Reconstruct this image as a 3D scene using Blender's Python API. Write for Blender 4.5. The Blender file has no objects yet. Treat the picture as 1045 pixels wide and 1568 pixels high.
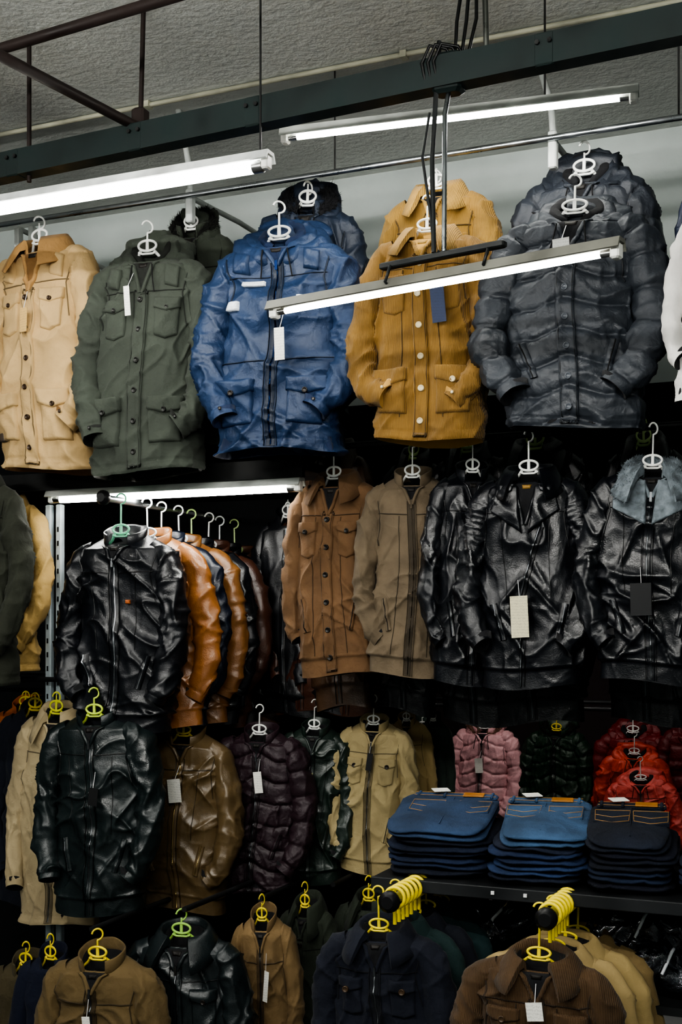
import bpy, math, numpy as np
from mathutils import Vector
TH=math.radians(23.3); CT,ST=math.cos(TH),math.sin(TH)
F=1900.0; HOR=960.0; EYE=1.6
def P(u,v,y):
    r=(u-522.5)/F; dy=CT+ST*r; t=y/dy
    return np.array([t*(-ST+CT*r), y, EYE+t*(HOR-v)/F])
def Q(u,v,z):
    t=(z-EYE)*F/(HOR-v); r=(u-522.5)/F
    return np.array([t*(-ST+CT*r), t*(CT+ST*r), z])
rs=np.random.RandomState(11)
LAT=rs.rand(32,32,32)
def vn(p):
    i=np.floor(p).astype(int); f=p-i; f=f*f*f*(f*(f*6-15)+10)
    a=i&31; b=(i+1)&31
    x0,y0,z0=a[...,0],a[...,1],a[...,2]; x1,y1,z1=b[...,0],b[...,1],b[...,2]
    fx,fy,fz=f[...,0],f[...,1],f[...,2]
    c00=LAT[x0,y0,z0]*(1-fx)+LAT[x1,y0,z0]*fx
    c10=LAT[x0,y1,z0]*(1-fx)+LAT[x1,y1,z0]*fx
    c01=LAT[x0,y0,z1]*(1-fx)+LAT[x1,y0,z1]*fx
    c11=LAT[x0,y1,z1]*(1-fx)+LAT[x1,y1,z1]*fx
    return (c00*(1-fy)+c10*fy)*(1-fz)+(c01*(1-fy)+c11*fy)*fz
def ridge(p): return 1-np.abs(2*vn(p)-1)
# ---------------------------------------------------------------- materials
def lin(h):
    h=h.lstrip('#'); o=[]
    for k in range(3):
        c=int(h[2*k:2*k+2],16)/255
        o.append(c/12.92 if c<=.04045 else ((c+.055)/1.055)**2.4)
    return o
MC={}
def M(kind,h):
    if (kind,h) in MC: return MC[(kind,h)]
    m=bpy.data.materials.new(kind+'_'+h.strip('#')); m.use_nodes=True
    nt=m.node_tree; N=nt.nodes; Lk=nt.links; bs=N['Principled BSDF']; c=lin(h)
    tc=N.new('ShaderNodeTexCoord')
    def noise(s,d=4,ridged=False,dist=0,st=None):
        n=N.new('ShaderNodeTexNoise'); n.inputs['Scale'].default_value=s; n.inputs['Detail'].default_value=d; n.inputs['Distortion'].default_value=dist
        if st:
            mp=N.new('ShaderNodeMapping'); mp.inputs['Scale'].default_value=st; mp.inputs['Rotation'].default_value=(0,.35,0)
            Lk.new(tc.outputs['Object'],mp.inputs['Vector']); Lk.new(mp.outputs['Vector'],n.inputs['Vector'])
        else: Lk.new(tc.outputs['Object'],n.inputs['Vector'])
        return n
    def colr(n,lo,hi,a=.3,b=.7,out='Fac'):
        r=N.new('ShaderNodeValToRGB'); r.color_ramp.elements[0].position=a; r.color_ramp.elements[1].position=b
        r.color_ramp.elements[0].color=[min(1,x*lo) for x in c]+[1]; r.color_ramp.elements[1].color=[min(1,x*hi) for x in c]+[1]
        Lk.new(n.outputs[out],r.inputs['Fac']); Lk.new(r.outputs['Color'],bs.inputs['Base Color'])
    last=[None]
    def bump(o,st,dist):
        b=N.new('ShaderNodeBump'); b.inputs['Strength'].default_value=st; b.inputs['Distance'].default_value=dist
        Lk.new(o,b.inputs['Height'])
        if last[0]: Lk.new(last[0].outputs['Normal'],b.inputs['Normal'])
        Lk.new(b.outputs['Normal'],bs.inputs['Normal']); last[0]=b
    def rough(n,lo,hi):
        mr=N.new('ShaderNodeMapRange'); mr.inputs['From Min'].default_value=.3; mr.inputs['From Max'].default_value=.7; mr.inputs['To Min'].default_value=lo; mr.inputs['To Max'].default_value=hi
        Lk.new(n.outputs['Fac'],mr.inputs['Value']); Lk.new(mr.outputs['Result'],bs.inputs['Roughness'])
    bs.inputs['Base Color'].default_value=c+[1]
    if kind=='leather':
        n=noise(9,6); colr(n,.75,1.3); rough(n,.26,.44); bs.inputs['Specular IOR Level'].default_value=.65
        n1=noise(9,2,False,.8,(1,1,.5)); bump(n1.outputs['Fac'],.24,.020)
        n2=noise(40,6,False,.5); bump(n2.outputs['Fac'],.22,.004)
        vo=N.new('ShaderNodeTexVoronoi'); vo.inputs['Scale'].default_value=240; Lk.new(tc.outputs['Object'],vo.inputs['Vector']); bump(vo.outputs['Distance'],.2,.0015)
    elif kind in('cloth','suede'):
        n=noise(7 if kind=='cloth' else 14,8); colr(n,.8,1.16); bs.inputs['Roughness'].default_value=.86
        bs.inputs['Sheen Weight'].default_value=.05
        n1=noise(10,2,False,1.0,(1,1,.5)); bump(n1.outputs['Fac'],.24,.018)
        n2=noise(42,7,False,.6); bump(n2.outputs['Fac'],.55,.005); n3=noise(420,2); bump(n3.outputs['Fac'],.4,.001)
    elif kind in('nylon','puffer'):
        n=noise(6,5); colr(n,.84,1.16); rough(n,.42,.58)
        n1=noise(15,3,False,1.0,(1,1,.7)); bump(n1.outputs['Fac'],.3,.016)
        n2=noise(45,7,False,.8); bump(n2.outputs['Fac'],.55,.005)
    elif kind=='cord':
        w=N.new('ShaderNodeTexWave'); w.inputs['Scale'].default_value=88; w.inputs['Distortion'].default_value=.5
        w.inputs['Detail'].default_value=1; Lk.new(tc.outputs['Object'],w.inputs['Vector'])
        n=noise(12,9,False,.5); mx=N.new('ShaderNodeMath'); mx.operation='MULTIPLY_ADD'; mx.inputs[1].default_value=.4; Lk.new(w.outputs['Fac'],mx.inputs[0])
        m2=N.new('ShaderNodeMath'); m2.operation='MULTIPLY'; m2.inputs[1].default_value=.65; Lk.new(n.outputs['Fac'],m2.inputs[0]); Lk.new(m2.outputs[0],mx.inputs[2])
        colr(mx,.45,1.35,.22,.78,out=0); n1=noise(10,2,False,1.0,(1,1,.5)); bump(n1.outputs['Fac'],.22,.016)
        bump(w.outputs['Fac'],.45,.002); n2=noise(40,7); bump(n2.outputs['Fac'],.5,.005)
        bs.inputs['Roughness'].default_value=.82; bs.inputs['Sheen Weight'].default_value=.12
    elif kind=='denim':
        n=noise(7,10,False,.3); colr(n,.6,1.45,.34,.68); bs.inputs['Roughness'].default_value=.9; n3=noise(300,3); bump(n3.outputs['Fac'],.6,.002)
        n1=noise(14,3,False,.8); bump(n1.outputs['Fac'],.4,.012); n2=noise(60,6); bump(n2.outputs['Fac'],.6,.004)
    elif kind=='fur':
        n=noise(40,5); colr(n,.5,1.3); bs.inputs['Roughness'].default_value=.9; bump(n.outputs['Fac'],.8,.01)
    elif kind=='metal':
        bs.inputs['Metallic'].default_value=1; n=noise(15,4); rough(n,.22,.42); colr(n,.85,1.05)
    elif kind=='paint':
        n=noise(8,8); colr(n,.6,1.2); rough(n,.4,.75); bump(n.outputs['Fac'],.2,.003)
    elif kind=='plastic':
        n=noise(20,2); colr(n,.95,1.03); bs.inputs['Roughness'].default_value=.35
    elif kind=='wrap':
        n=noise(10,4); colr(n,.6,1.6); bs.inputs['Roughness'].default_value=.1; bs.inputs['Coat Weight'].default_value=1
        bs.inputs['Specular IOR Level'].default_value=1; n2=noise(16,6,False,1.5); bump(n2.outputs['Fac'],1,.03)
    elif kind=='ceil':
        n=noise(.9,9,False,.6); colr(n,.66,1.06,.34,.64); bs.inputs['Roughness'].default_value=.93
        n2=noise(38,4); bump(n2.outputs['Fac'],.45,.012); n3=noise(120,3); bump(n3.outputs['Fac'],.4,.004)
    elif kind=='wall':
        n=noise(2.2,9); colr(n,.8,1.06,.3,.65); bs.inputs['Roughness'].default_value=.9; n2=noise(25,6); bump(n2.outputs['Fac'],.25,.01)
    elif kind=='paper':
        w=N.new('ShaderNodeTexWave'); w.bands_direction='Z'; w.inputs['Scale'].default_value=38; w.inputs['Distortion'].default_value=6; w.inputs['Detail Scale'].default_value=8
        Lk.new(tc.outputs['Object'],w.inputs['Vector']); colr(w,.72,1.0,.0,.22); bs.inputs['Roughness'].default_value=.6
    m.diffuse_color=c+[1]
    MC[(kind,h)]=m; return m
def emis(name,col,st):
    m=bpy.data.materials.new(name); m.use_nodes=True; nt=m.node_tree; b=nt.nodes['Principled BSDF']
    b.inputs['Base Color'].default_value=(.9,.9,.9,1); b.inputs['Emission Color'].default_value=col+(1,); b.inputs['Emission Strength'].default_value=st
    return m
# ---------------------------------------------------------------- mesh builder
class MB:
    def __init__(s): s.V=[];s.Fc=[];s.Mi=[];s.Sm=[];s.n=0;s.mats=[]
    def mi(s,m):
        if m not in s.mats: s.mats.append(m)
        return s.mats.index(m)
    def add(s,V,Fs,m,smooth=True):
        V=np.asarray(V,float).reshape(-1,3); k=s.mi(m)
        s.V.append(V)
        for f in Fs: s.Fc.append([i+s.n for i in f])
        s.Mi+= [k]*len(Fs); s.Sm+=[smooth]*len(Fs); s.n+=len(V)
    def grid(s,G,m,cu=False,cv=False,smooth=True,flip=False):
        n,k=G.shape[:2]; I=np.arange(n*k).reshape(n,k)
        A=I if not cu else np.vstack([I,I[:1]])
        A=A if not cv else np.hstack([A,A[:,:1]])
        q=np.stack([A[:-1,:-1],A[:-1,1:],A[1:,1:],A[1:,:-1]],-1).reshape(-1,4)
        if flip: q=q[:,::-1]
        s.add(G,q.tolist(),m,smooth)
    def tube(s,pts,r,m,seg=8,cap=True,closed=False):
        p=np.array(pts,float); n=len(p)
        if closed: T=np.roll(p,-1,0)-np.roll(p,1,0)
        else: T=np.gradient(p,axis=0)
        T/=np.linalg.norm(T,axis=1)[:,None]+1e-9
        up=np.array([.13,.31,.94]) if abs(T[0][2])<.9 else np.array([.94,.3,.1])
        N=np.zeros_like(p); nv=np.cross(T[0],up)
        for i in range(n):
            nv=nv-T[i]*np.dot(nv,T[i]); nv/=np.linalg.norm(nv)+1e-9; N[i]=nv
        B=np.cross(T,N); a=np.linspace(0,2*np.pi,seg,endpoint=False); r=np.broadcast_to(r,(n,))
        G=p[:,None]+r[:,None,None]*(np.cos(a)[None,:,None]*N[:,None]+np.sin(a)[None,:,None]*B[:,None])
        s.grid(G,m,cu=closed,cv=True)
        if cap and not closed:
            s.add(G[0],[list(range(seg))[::-1]],m,False); s.add(G[-1],[list(range(seg))],m,False)
    def box(s,c,d,m,rz=0,rx=0,ry=0,bev=0.0):
        x,y,z=[k/2 for k in d]
        b=min(bev,x*.9,y*.9,z*.9)
        if b<=0:
            V=np.array([[i*x,j*y,k*z] for i in(-1,1) for j in(-1,1) for k in(-1,1)])
            Fs=[[0,1,3,2],[4,6,7,5],[0,4,5,1],[2,3,7,6],[0,2,6,4],[1,5,7,3]]
        else:
            a=[]
            for zz,ins in((-z,b),(-z+b,0),(z-b,0),(z,b)):
                X,Y=x-ins,y-ins
                a.append([[-X,-Y+b,zz],[-X+b,-Y,zz],[X-b,-Y,zz],[X,-Y+b,zz],[X,Y-b,zz],[X-b,Y,zz],[-X+b,Y,zz],[-X,Y-b,zz]])
            V=np.array(a).reshape(-1,3); Fs=[list(range(8))[::-1],list(range(24,32))]
            for k in range(3):
                for i in range(8): Fs.append([k*8+i,k*8+(i+1)%8,(k+1)*8+(i+1)%8,(k+1)*8+i])
        def R(V,ax,t):
            c_,s_=math.cos(t),math.sin(t); V=V.copy(); i,j=[(1,2),(2,0),(0,1)][ax]
            a_,b_=V[:,i].copy(),V[:,j].copy(); V[:,i]=a_*c_-b_*s_; V[:,j]=a_*s_+b_*c_; return V
        if rx: V=R(V,0,rx)
        if ry: V=R(V,1,ry)
        if rz: V=R(V,2,rz)
        s.add(V+np.array(c),Fs,m,False)
    def obj(s,name,loc=(0,0,0),rz=0,scale=(1,1,1),ry=0):
        V=np.vstack(s.V)*np.array(scale)
        me=bpy.data.meshes.new(name); me.from_pydata(V.tolist(),[],s.Fc)
        for m in s.mats: me.materials.append(m)
        me.polygons.foreach_set('material_index',s.Mi); me.polygons.foreach_set('use_smooth',s.Sm); me.update()
        o=bpy.data.objects.new(name,me); bpy.context.scene.collection.objects.link(o)
        o.location=loc; o.rotation_euler=(0,ry,rz); return o
# ---------------------------------------------------------------- garment
def sm(a,k):
    p=np.pad(a,(k,k),mode='edge'); return np.convolve(p,np.ones(2*k+1)/(2*k+1),'valid')
ZF=np.linspace(0,-.68,341)
_z=[0,.010,.026,.045,.075,.2,.4,.6,.68]
AF=sm(np.interp(-ZF,_z,[.060,.085,.125,.156,.168,.171,.176,.182,.182]),5)
BF=sm(np.interp(-ZF,_z,[.052,.056,.06,.064,.070,.082,.088,.092,.090]),5)
AMP=dict(cloth=.66,leather=.72,nylon=.76,puffer=.36,cord=.66,suede=.62)
cnt=[0]
def shade(col,f): return '#%02x%02x%02x'%tuple(min(255,int(int(col[i:i+2],16)*f)) for i in(1,3,5))
def jacket(name,u0,u1,v0,v1,y,col,kind='cloth',collar='shirt',closure='zip',pk=(),hem='plain',yaw=0,dep=1.0,
           tag=None,hang='#E6E7E3',lining='#121317',ccol=None,lo=False,hook=.10,hrot=.7,arm=0.45,fwd=1.0,zipc='#6a6d70',
           btn='#2a2420',open_=True,patches=(),x=None,size=None,trim=None,ribs=False,label='#1b1714',zipw=.007,vd=None):
    cnt[0]+=1; rr=np.random.RandomState(cnt[0]*7+3); seed=rr.rand(3)*25
    if x is None:
        a_=P(u0,v0,y); b_=P(u1,v0,y); cx=(a_[0]+b_[0])/2; W=b_[0]-a_[0]-.02
        uc=(u0+u1)/2; z0=P(uc,v0,y)[2]; L=z0-P(uc,v1,y)[2]
    else: cx,z0=x; W,L=size
    sx,sz=W/.50,L/.68; sy=(.5*sx+.5*sz)*dep
    m=M(kind,col); cm=M(kind,col) if ccol is None else M('fur' if collar in('fur','shear') else kind,ccol)
    lm=M('cloth',lining); mb=MB(); n_=2.5; A=AMP[kind]
    dk=M('cloth','#0b0b0c')
    def aof(z): return np.interp(-z,-ZF,AF)
    def bof(z): return np.interp(-z,-ZF,BF)
    dg=rr.choice([-1,1])
    def disp(p):
        z=p[...,2]; q=p+seed
        w=(vn(q*4)-.5)[...,None]
        d=.038*(vn(q*np.array([9,9,1.8])+w)-.5)
        ax_=np.abs(p[...,0]-.01*dg)
        q2=np.stack([ax_*9+z*7+seed[0],p[...,1]*6+seed[1],z*4.2-ax_*3+seed[2]],-1)+w*2.0
        d=d+.024*(ridge(q2)**5-.2)
        q3=np.stack([p[...,0]*10-z*9*dg+seed[2],p[...,1]*9,z*6+seed[0]],-1)+w*2.2
        d=d+.015*(ridge(q3)**5-.2)
        q4=np.stack([p[...,0]*4+seed[1],p[...,1]*7,z*13+p[...,0]*6*dg+seed[2]],-1)+w*2.5
        d=d+.009*(ridge(q4)**6-.2)*np.clip((-z-.3)/.2,0,1)
        if not lo: d=d+.0045*(ridge(q*np.array([21,21,12])+w*3)**4-.2)+.0015*(vn(q*60)-.5)
        d=d*A*np.clip((-z-.01)/.10,.12,1)
        if kind=='puffer':
            ph=(z+.42*np.minimum(np.abs(p[...,0]),.085)*(1 if not lo else .3)+.02*w[...,0]*2)/.092
            pk_=1-np.abs(np.sin(np.pi*ph)); d=d+.004-.013*pk_**3.0
            d=d+.004*(vn(q*np.array([34,34,18]))-.5)+.009*(ridge(q*np.array([30,30,8])+w*2)**4-.2)*pk_**.4
        if closure in('zip','snap') : d=d-.004*np.exp(-(p[...,0]/.006)**2)*(p[...,1]<0)
        if hem=='band':
            k=np.clip((-.615-z)/.008,0,1); d=d*(1-.75*k)-.010*k
            d=d+.0045*np.exp(-((z+.618)/.004)**2)
        else:
            d=d+.0035*np.exp(-((z+.672)/.006)**2)-.003*np.exp(-((z+.652)/.003)**2)
        return d
    def warp(p,d):
        a=aof(p[...,2]);b=bof(p[...,2]); nx=p[...,0]/a**2; ny=p[...,1]/b**2; l=np.sqrt(nx**2+ny**2)+1e-9
        o=p.copy(); o[...,0]+=nx/l*d; o[...,1]+=ny/l*d
        o[...,2]-= .035*np.clip(-p[...,1]/.05,-.3,1)*np.clip(1+p[...,2]/.05,0,1)
        o[...,2]+= .012*np.sin(p[...,0]*11+seed[0])*np.clip((-p[...,2]-.45)/.23,0,1)
        o[...,0]+= .013*np.sin(-p[...,2]*7+seed[1])*np.clip(-p[...,2]/.3,0,1)
        return o
    nc,nr=(180,150) if not lo else (84,70)
    ds=np.sqrt(np.diff(ZF)**2+(np.diff(AF)*.8)**2); cs=np.concatenate([[0],np.cumsum(ds)])
    zr=np.interp(np.linspace(0,cs[-1],nr),cs,ZF)
    ph=np.linspace(0,2*np.pi,nc,endpoint=False); c_,s_=np.cos(ph),np.sin(ph)
    ex=np.sign(c_)*np.abs(c_)**(2/n_); ey=-np.sign(s_)*np.abs(s_)**(2/n_)
    B=np.zeros((nr,nc,3)); B[...,0]=aof(zr)[:,None]*ex; B[...,1]=bof(zr)[:,None]*ey; B[...,2]=zr[:,None]
    T=warp(B,disp(B)); mb.grid(T,m,cv=True)
    e=T[-1]; e1=e*[.95,.93,1]+[0,0,.004]; e2=e*[.9,.85,1]+[0,0,.05]; e3=e*[.0,.0,1]+[0,0,.06]
    mb.grid(np.stack([e,e1,e2,e3]),lm,cv=True)
    e=T[0]; e1=e*[.93,.93,1]+[0,0,-.004]; e2=e*[.9,.88,1]+[0,0,-.06]; e3=e*[0,0,1]+[0,0,-.07]
    mb.grid(np.stack([e3,e2,e1,e]),lm,cv=True)
    def front(X,Z):
        a=aof(Z);b=bof(Z); Y=-b*np.clip(1-np.abs(X/a)**n_,0.02,1)**(1/n_)
        return np.stack([X,Y,Z],-1)
    def drape(X,Z,off):
        p=front(X,Z); return warp(p,disp(p)+off)
    def patch(qc,th,mt,nx=12,nz=12,bot=0):
        s=np.linspace(0,1,nx+1); t=np.linspace(0,1,nz+1)
        s=np.concatenate([[0,.03],s[1:-1],[.97,1]]); t=np.concatenate([[0,.03],t[1:-1],[.97,1]])
        S,Tt=np.meshgrid(s,t); q=np.array(qc)
        X=(1-Tt)*((1-S)*q[0][0]+S*q[1][0])+Tt*((1-S)*q[3][0]+S*q[2][0])
        Z=(1-Tt)*((1-S)*q[0][1]+S*q[1][1])+Tt*((1-S)*q[3][1]+S*q[2][1])
        Z=Z-bot*(1-np.abs(2*S-1))*Tt
        off=np.full(X.shape,th); off[0]=off[-1]=-.002; off[:,0]=off[:,-1]=-.002
        off=off+.0012*((S>.05)&(S<.95)&(Tt>.05)&(Tt<.95))
        off=off+.005*(vn(np.stack([X*30+seed[0],Z*30,X*0],-1))-.5)*(off>.004)
        mb.grid(drape(X,Z,off),mt)
    def ribbon(pts,w,off,mt,n=40):
        p=np.array(pts,float); l=np.concatenate([[0],np.cumsum(np.linalg.norm(np.diff(p,axis=0),axis=1))])
        n=max(n,int(l[-1]/.006))
        t=np.linspace(0,l[-1],n); X=np.interp(t,l,p[:,0]); Z=np.interp(t,l,p[:,1])
        dx,dz=np.gradient(X),np.gradient(Z); k=np.sqrt(dx**2+dz**2)+1e-9; nx,nz=-dz/k,dx/k
        o=np.array([-1,-.8,0,.8,1])*w/2; of=np.array([-.001,off*.8,off,off*.8,-.001])
        XX=X[:,None]+nx[:,None]*o; ZZ=Z[:,None]+nz[:,None]*o
        mb.grid(drape(XX,np.clip(ZZ,-.68,0),np.broadcast_to(of,XX.shape)),mt)
    def button(x,z,r,mt,off=.008):
        c=drape(np.array(x),np.array(z),off); a=np.linspace(0,2*np.pi,14,endpoint=False)
        R=[]
        for rr_,yy in((r,.006),(r,-.001),(r*.8,-.003),(r*.7,-.001),(0.0001,-.001)):
            R.append(np.stack([c[0]+rr_*np.cos(a)/sx*1.1,np.full(14,c[1]+yy),c[2]+rr_*np.sin(a)/sz*1.1],-1))
        mb.grid(np.array(R),mt,cv=True)
    seam=M(kind,shade(col,.62))
    vz=-.05
    if open_ and not lo or collar in('lapel','shear'):
        if vd is None: vd=-.10 if collar!='lapel' else -.17
        patch([(-.046,-.012),(.046,-.012),(.003,vd),(-.003,vd)],.003,lm,8,8)
        patch([(-.018,-.03),(.018,-.03),(.014,-.058),(-.014,-.058)],.006,M('paper',label),4,4)
        for sg in(-1,1): ribbon([(sg*.048,-.014),(sg*.003,vd)],.014,.011,cm if collar!='fur' else m,20)
        vz=vd+.01
    bm=M('plastic',btn)
    if closure=='zip':
        ribbon([(0,vz),(0,-.675)],.030,.0035,seam if kind!='leather' else m,60); ribbon([(0,vz),(0,-.67)],zipw,.0055,M('metal',zipc),60)
        ribbon([(-.018,vz),(-.018,-.675)],.003,.006,seam,50); ribbon([(.018,vz),(.018,-.675)],.003,.006,seam,50)
        mb.box(drape(np.array(.0),np.array(vz-.01),.012),(.008,.004,.03),M('metal',zipc))
    elif closure in('button','snap'):
        patch([(-.025,vz),(.025,vz),(.025,-.674),(-.025,-.674)],.008,m,6,90)
        ribbon([(-.019,vz),(-.019,-.67)],.003,.0105,seam,60); ribbon([(.019,vz),(.019,-.67)],.003,.0105,seam,60)
        for z in np.linspace(vz-.03,-.62,6): button(0.0,z,.0085,bm,.012)
    elif closure=='lapel':
        ribbon([(.05,-.18),(-.03,-.40),(-.03,-.67)],.008,.007,M('metal',zipc),60)
        ribbon([(.064,-.18),(-.016,-.40),(-.016,-.67)],.004,.006,seam,60)
    if not lo:
        for sg in(-1,1):
            ribbon([(sg*.150,-.06),(sg*.132,-.14),(sg*.148,-.24)],.0035,.004,seam,30)
            if kind!='puffer':
                ribbon([(sg*.02,-.135),(sg*.14,-.13)],.0035,.004,seam,26)
                if kind in('suede','cord'): ribbon([(sg*.055,-.14),(sg*.075,-.61)],.003,.003,seam,50)
                elif kind=='leather': ribbon([(sg*.085,-.14),(sg*.075,-.40)],.003,.003,seam,50)
                elif kind=='nylon': ribbon([(sg*.018,-.40),(sg*.16,-.395)],.004,.004,seam,30)
    for k in pk:
        for sg in(-1,1):
            if k=='cargo':
                patch([(sg*.10-.050,-.475),(sg*.10+.050,-.475),(sg*.10+.050,-.60),(sg*.10-.050,-.60)],.013,m,10,12)
                patch([(sg*.10-.055,-.455),(sg*.10+.055,-.455),(sg*.10+.055,-.495),(sg*.10-.055,-.495)],.021,m,10,6,bot=.016)
                button(sg*.10,-.50,.008,bm,.024)
            if k=='chest':
                patch([(sg*.088-.040,-.17),(sg*.088+.040,-.17),(sg*.088+.038,-.27),(sg*.088-.038,-.27)],.008,m,10,12,bot=.012)
                patch([(sg*.088-.043,-.155),(sg*.088+.043,-.155),(sg*.088+.043,-.187),(sg*.088-.043,-.187)],.015,m,8,6,bot=.014)
                button(sg*.088,-.190,.007,bm,.018)
            if k=='epaul':
                patch([(sg*.10-.02,-.045),(sg*.10+.025,-.060),(sg*.10+.020,-.125),(sg*.10-.022,-.115)],.012,m,6,6)
            if k=='welt':
                a0,a1=(sg*.120,-.42),(sg*.092,-.53)
                ribbon([a0,a1],.024,.008,m,20); ribbon([a0,a1],.005,.0095,dk if kind!='leather' else M('metal',zipc),20)
            if k=='zipchest' and sg>0:
                ribbon([(.045,-.22),(.105,-.20)],.018,.006,m,14); ribbon([(.05,-.22),(.10,-.202)],.006,.008,M('metal',zipc),14)
    for (px,pz,pw,ph_,pc) in patches:
        patch([(px-pw/2,pz+ph_/2),(px+pw/2,pz+ph_/2),(px+pw/2,pz-ph_/2),(px-pw/2,pz-ph_/2)],.014,M('paper',pc),4,4)
    for sg in(-1,1):
        j=rr.uniform(-1,1,6); ar=arm+.25*j[4]
        pts=np.array([[.105,.0,-.048],[.160,-.002,-.078],[.184,-.006,-.17],[.198+.008*j[0]+ar*.018,-.010,-.29],[.203+.010*j[1]+ar*.014,-.035*fwd,-.41],[.192+.012*j[2]-ar*.026,-.066*fwd,-.51],[.178+.015*j[3]-ar*.085,-.090*fwd,-.575+.02*j[5]+ar*.01]])
        rx=np.array([.036,.045,.051,.050,.046,.041,.037]); ry=np.array([.038,.052,.056,.052,.047,.042,.038])
        if kind=='puffer': rx=rx*1.1; ry=ry*1.1
        ns=100 if not lo else 40; t=np.linspace(0,6,ns); K=6 if not lo else 2
        C=np.stack([sm(np.interp(t,range(7),pts[:,k]),K) for k in range(3)],-1); C[:,0]*=sg
        RX=sm(np.interp(t,range(7),rx),K); RY=sm(np.interp(t,range(7),ry),K)
        Tn=np.gradient(C,axis=0); Tn/=np.linalg.norm(Tn,axis=1)[:,None]
        Bn=np.array([0,1.,0])-Tn*Tn[:,1:2]; Bn/=np.linalg.norm(Bn,axis=1)[:,None]; Nn=np.cross(Bn,Tn)
        na=54 if not lo else 22; a=np.linspace(0,2*np.pi,na,endpoint=False)
        D=(np.cos(a)[None,:,None]*Nn[:,None]*RX[:,None,None]+np.sin(a)[None,:,None]*Bn[:,None]*RY[:,None,None])
        G=C[:,None]+D; U=D/np.linalg.norm(D,axis=2)[...,None]; q=G+seed+sg*5
        s=np.linspace(0,1,ns)[:,None]
        w=(vn(q*6)-.5)[...,None]; X_=G[...,0]*sg
        d=.009*(vn(q*np.array([9,9,3]))-.5)
        qa=np.stack([X_*9+q[...,2]*5,q[...,1]*7,q[...,2]*8-X_*14],-1)+w*2.0
        qb=np.stack([X_*10-q[...,2]*8,q[...,1]*9,q[...,2]*9+X_*10],-1)+w*2.0
        d=d+.019*(ridge(qa)**5-.2)+.012*(ridge(qb)**5-.2)
        d=d+.010*(ridge(q*np.array([10,10,26])+w*3)**4-.3)*(np.exp(-((s-.55)/.18)**2)+.7*np.exp(-((s-.95)/.15)**2))
        if not lo: d=d+.003*(ridge(q*np.array([24,24,30])+w*3)**4-.2)
        d=d*A*np.clip(s/.2,0,1)
        if kind=='puffer':
            pk_=1-np.abs(np.sin(np.pi*s*6.5+w[...,0]*.6)); d=d+.004-.012*pk_**3.0+.007*(ridge(q*np.array([28,28,9])+w*2)**4-.2)
        if ribs: d=d+.005*(np.abs(np.sin(np.pi*s*34))-.5)*((s>.2)&(s<.42))
        cf=np.clip((s-.925)/.012,0,1); d=d*(1-.7*cf)+(.003 if hem=='plain' else -.002)*cf - .004*np.exp(-((s-.92)/.008)**2)
        G=G+U*d[...,None]; mb.grid(G,m,cv=True,flip=(sg<0))
        e=G[-1]; c0=e.mean(0); mb.grid(np.stack([e,c0+(e-c0)*.88,c0+(e-c0)*.8+[0,0,.03],c0+(e-c0)*.01+[0,0,.035]]),lm,cv=True)
        if not lo and kind!='puffer' and hem=='plain':
            cc=e[int(na*.75)]+[0,-.002,.02]; mb.box(cc,(.010,.006,.010),bm,bev=.002)
    def cring(prof,f0,mt,front_ext=0,ax=.068,by=.058,dip=.040,amp=.004,zc=-.002):
        prof=np.array(prof); K=56; f=np.linspace(f0,2*np.pi-f0,K)
        fr=np.clip(np.cos(f),0,1)**1.5
        G=np.zeros((K,len(prof),3)); sc=1+front_ext*np.clip(np.cos(f),0,1)**2
        for k in range(len(prof)):
            ro,zo=prof[k]; out=ro>.016
            r_=ro*(sc if out else 1); z_=zo-((.03*fr*front_ext*(ro/.04)) if out else 0)
            G[:,k,0]=(ax+r_)*np.sin(f); G[:,k,1]=-(by+r_*.9)*np.cos(f); G[:,k,2]=z_-dip*(np.cos(f)*.5+.5)**1.3+zc
        q=G*1.0+seed; G[...,2]+= amp*2*(vn(q*18)-.5); G[...,1]+=amp*2.5*(vn(q*14+9)-.5); G[...,0]+=amp*2*(vn(q*15+4)-.5)
        mb.grid(G,mt,cv=True)
        for k in(0,-1): mb.add(G[k],[list(range(len(prof)))],mt,False)
        return G
    def blades(G,num,ln,mt):
        K,J=G.shape[:2]; fi=rr.randint(0,K-1,num); fj=rr.randint(0,J,num)
        c0=G.mean(1)[fi]
        t1,t2=rr.rand(num)[:,None],rr.rand(num)[:,None]
        p=(G[fi,fj]*(1-t1)+G[fi+1,fj]*t1)*(1-t2)+(G[fi,(fj+1)%J]*(1-t1)+G[fi+1,(fj+1)%J]*t1)*t2
        d=p-c0; d/=np.linalg.norm(d,axis=1)[:,None]+1e-9; d=d+rr.normal(0,.45,(num,3)); s_=rr.normal(0,1,(num,3)); s_/=np.linalg.norm(s_,axis=1)[:,None]
        V=np.stack([p-s_*.0016,p+s_*.0016,p+d*ln*rr.uniform(.5,1,(num,1))],1).reshape(-1,3)
        mb.add(V,[[3*i,3*i+1,3*i+2] for i in range(num)],mt)
    def roll(mt,ax,by,r0,r1,zb,f0=.35,amp=.012,tilt=.05,flat=1.15):
        K,J=90,26; f=np.linspace(f0,2*np.pi-f0,K); a=np.linspace(0,2*np.pi,J,endpoint=False)
        bk=(1-np.cos(f))/2; r=(r0+(r1-r0)*bk)*np.clip(np.minimum(np.arange(K),K-1-np.arange(K))/5+.15,0,1)**.5
        G=np.zeros((K,J,3)); G[...,0]=(ax*(.55+.45*np.clip(bk*2.4,0,1))[:,None]+r[:,None]*np.cos(a))*np.sin(f)[:,None]
        G[...,1]=-(by+r[:,None]*np.cos(a))*np.cos(f)[:,None]; G[...,2]=zb-tilt*(1-bk)[:,None]**1.2*1.6+r[:,None]*np.sin(a)*flat
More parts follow.
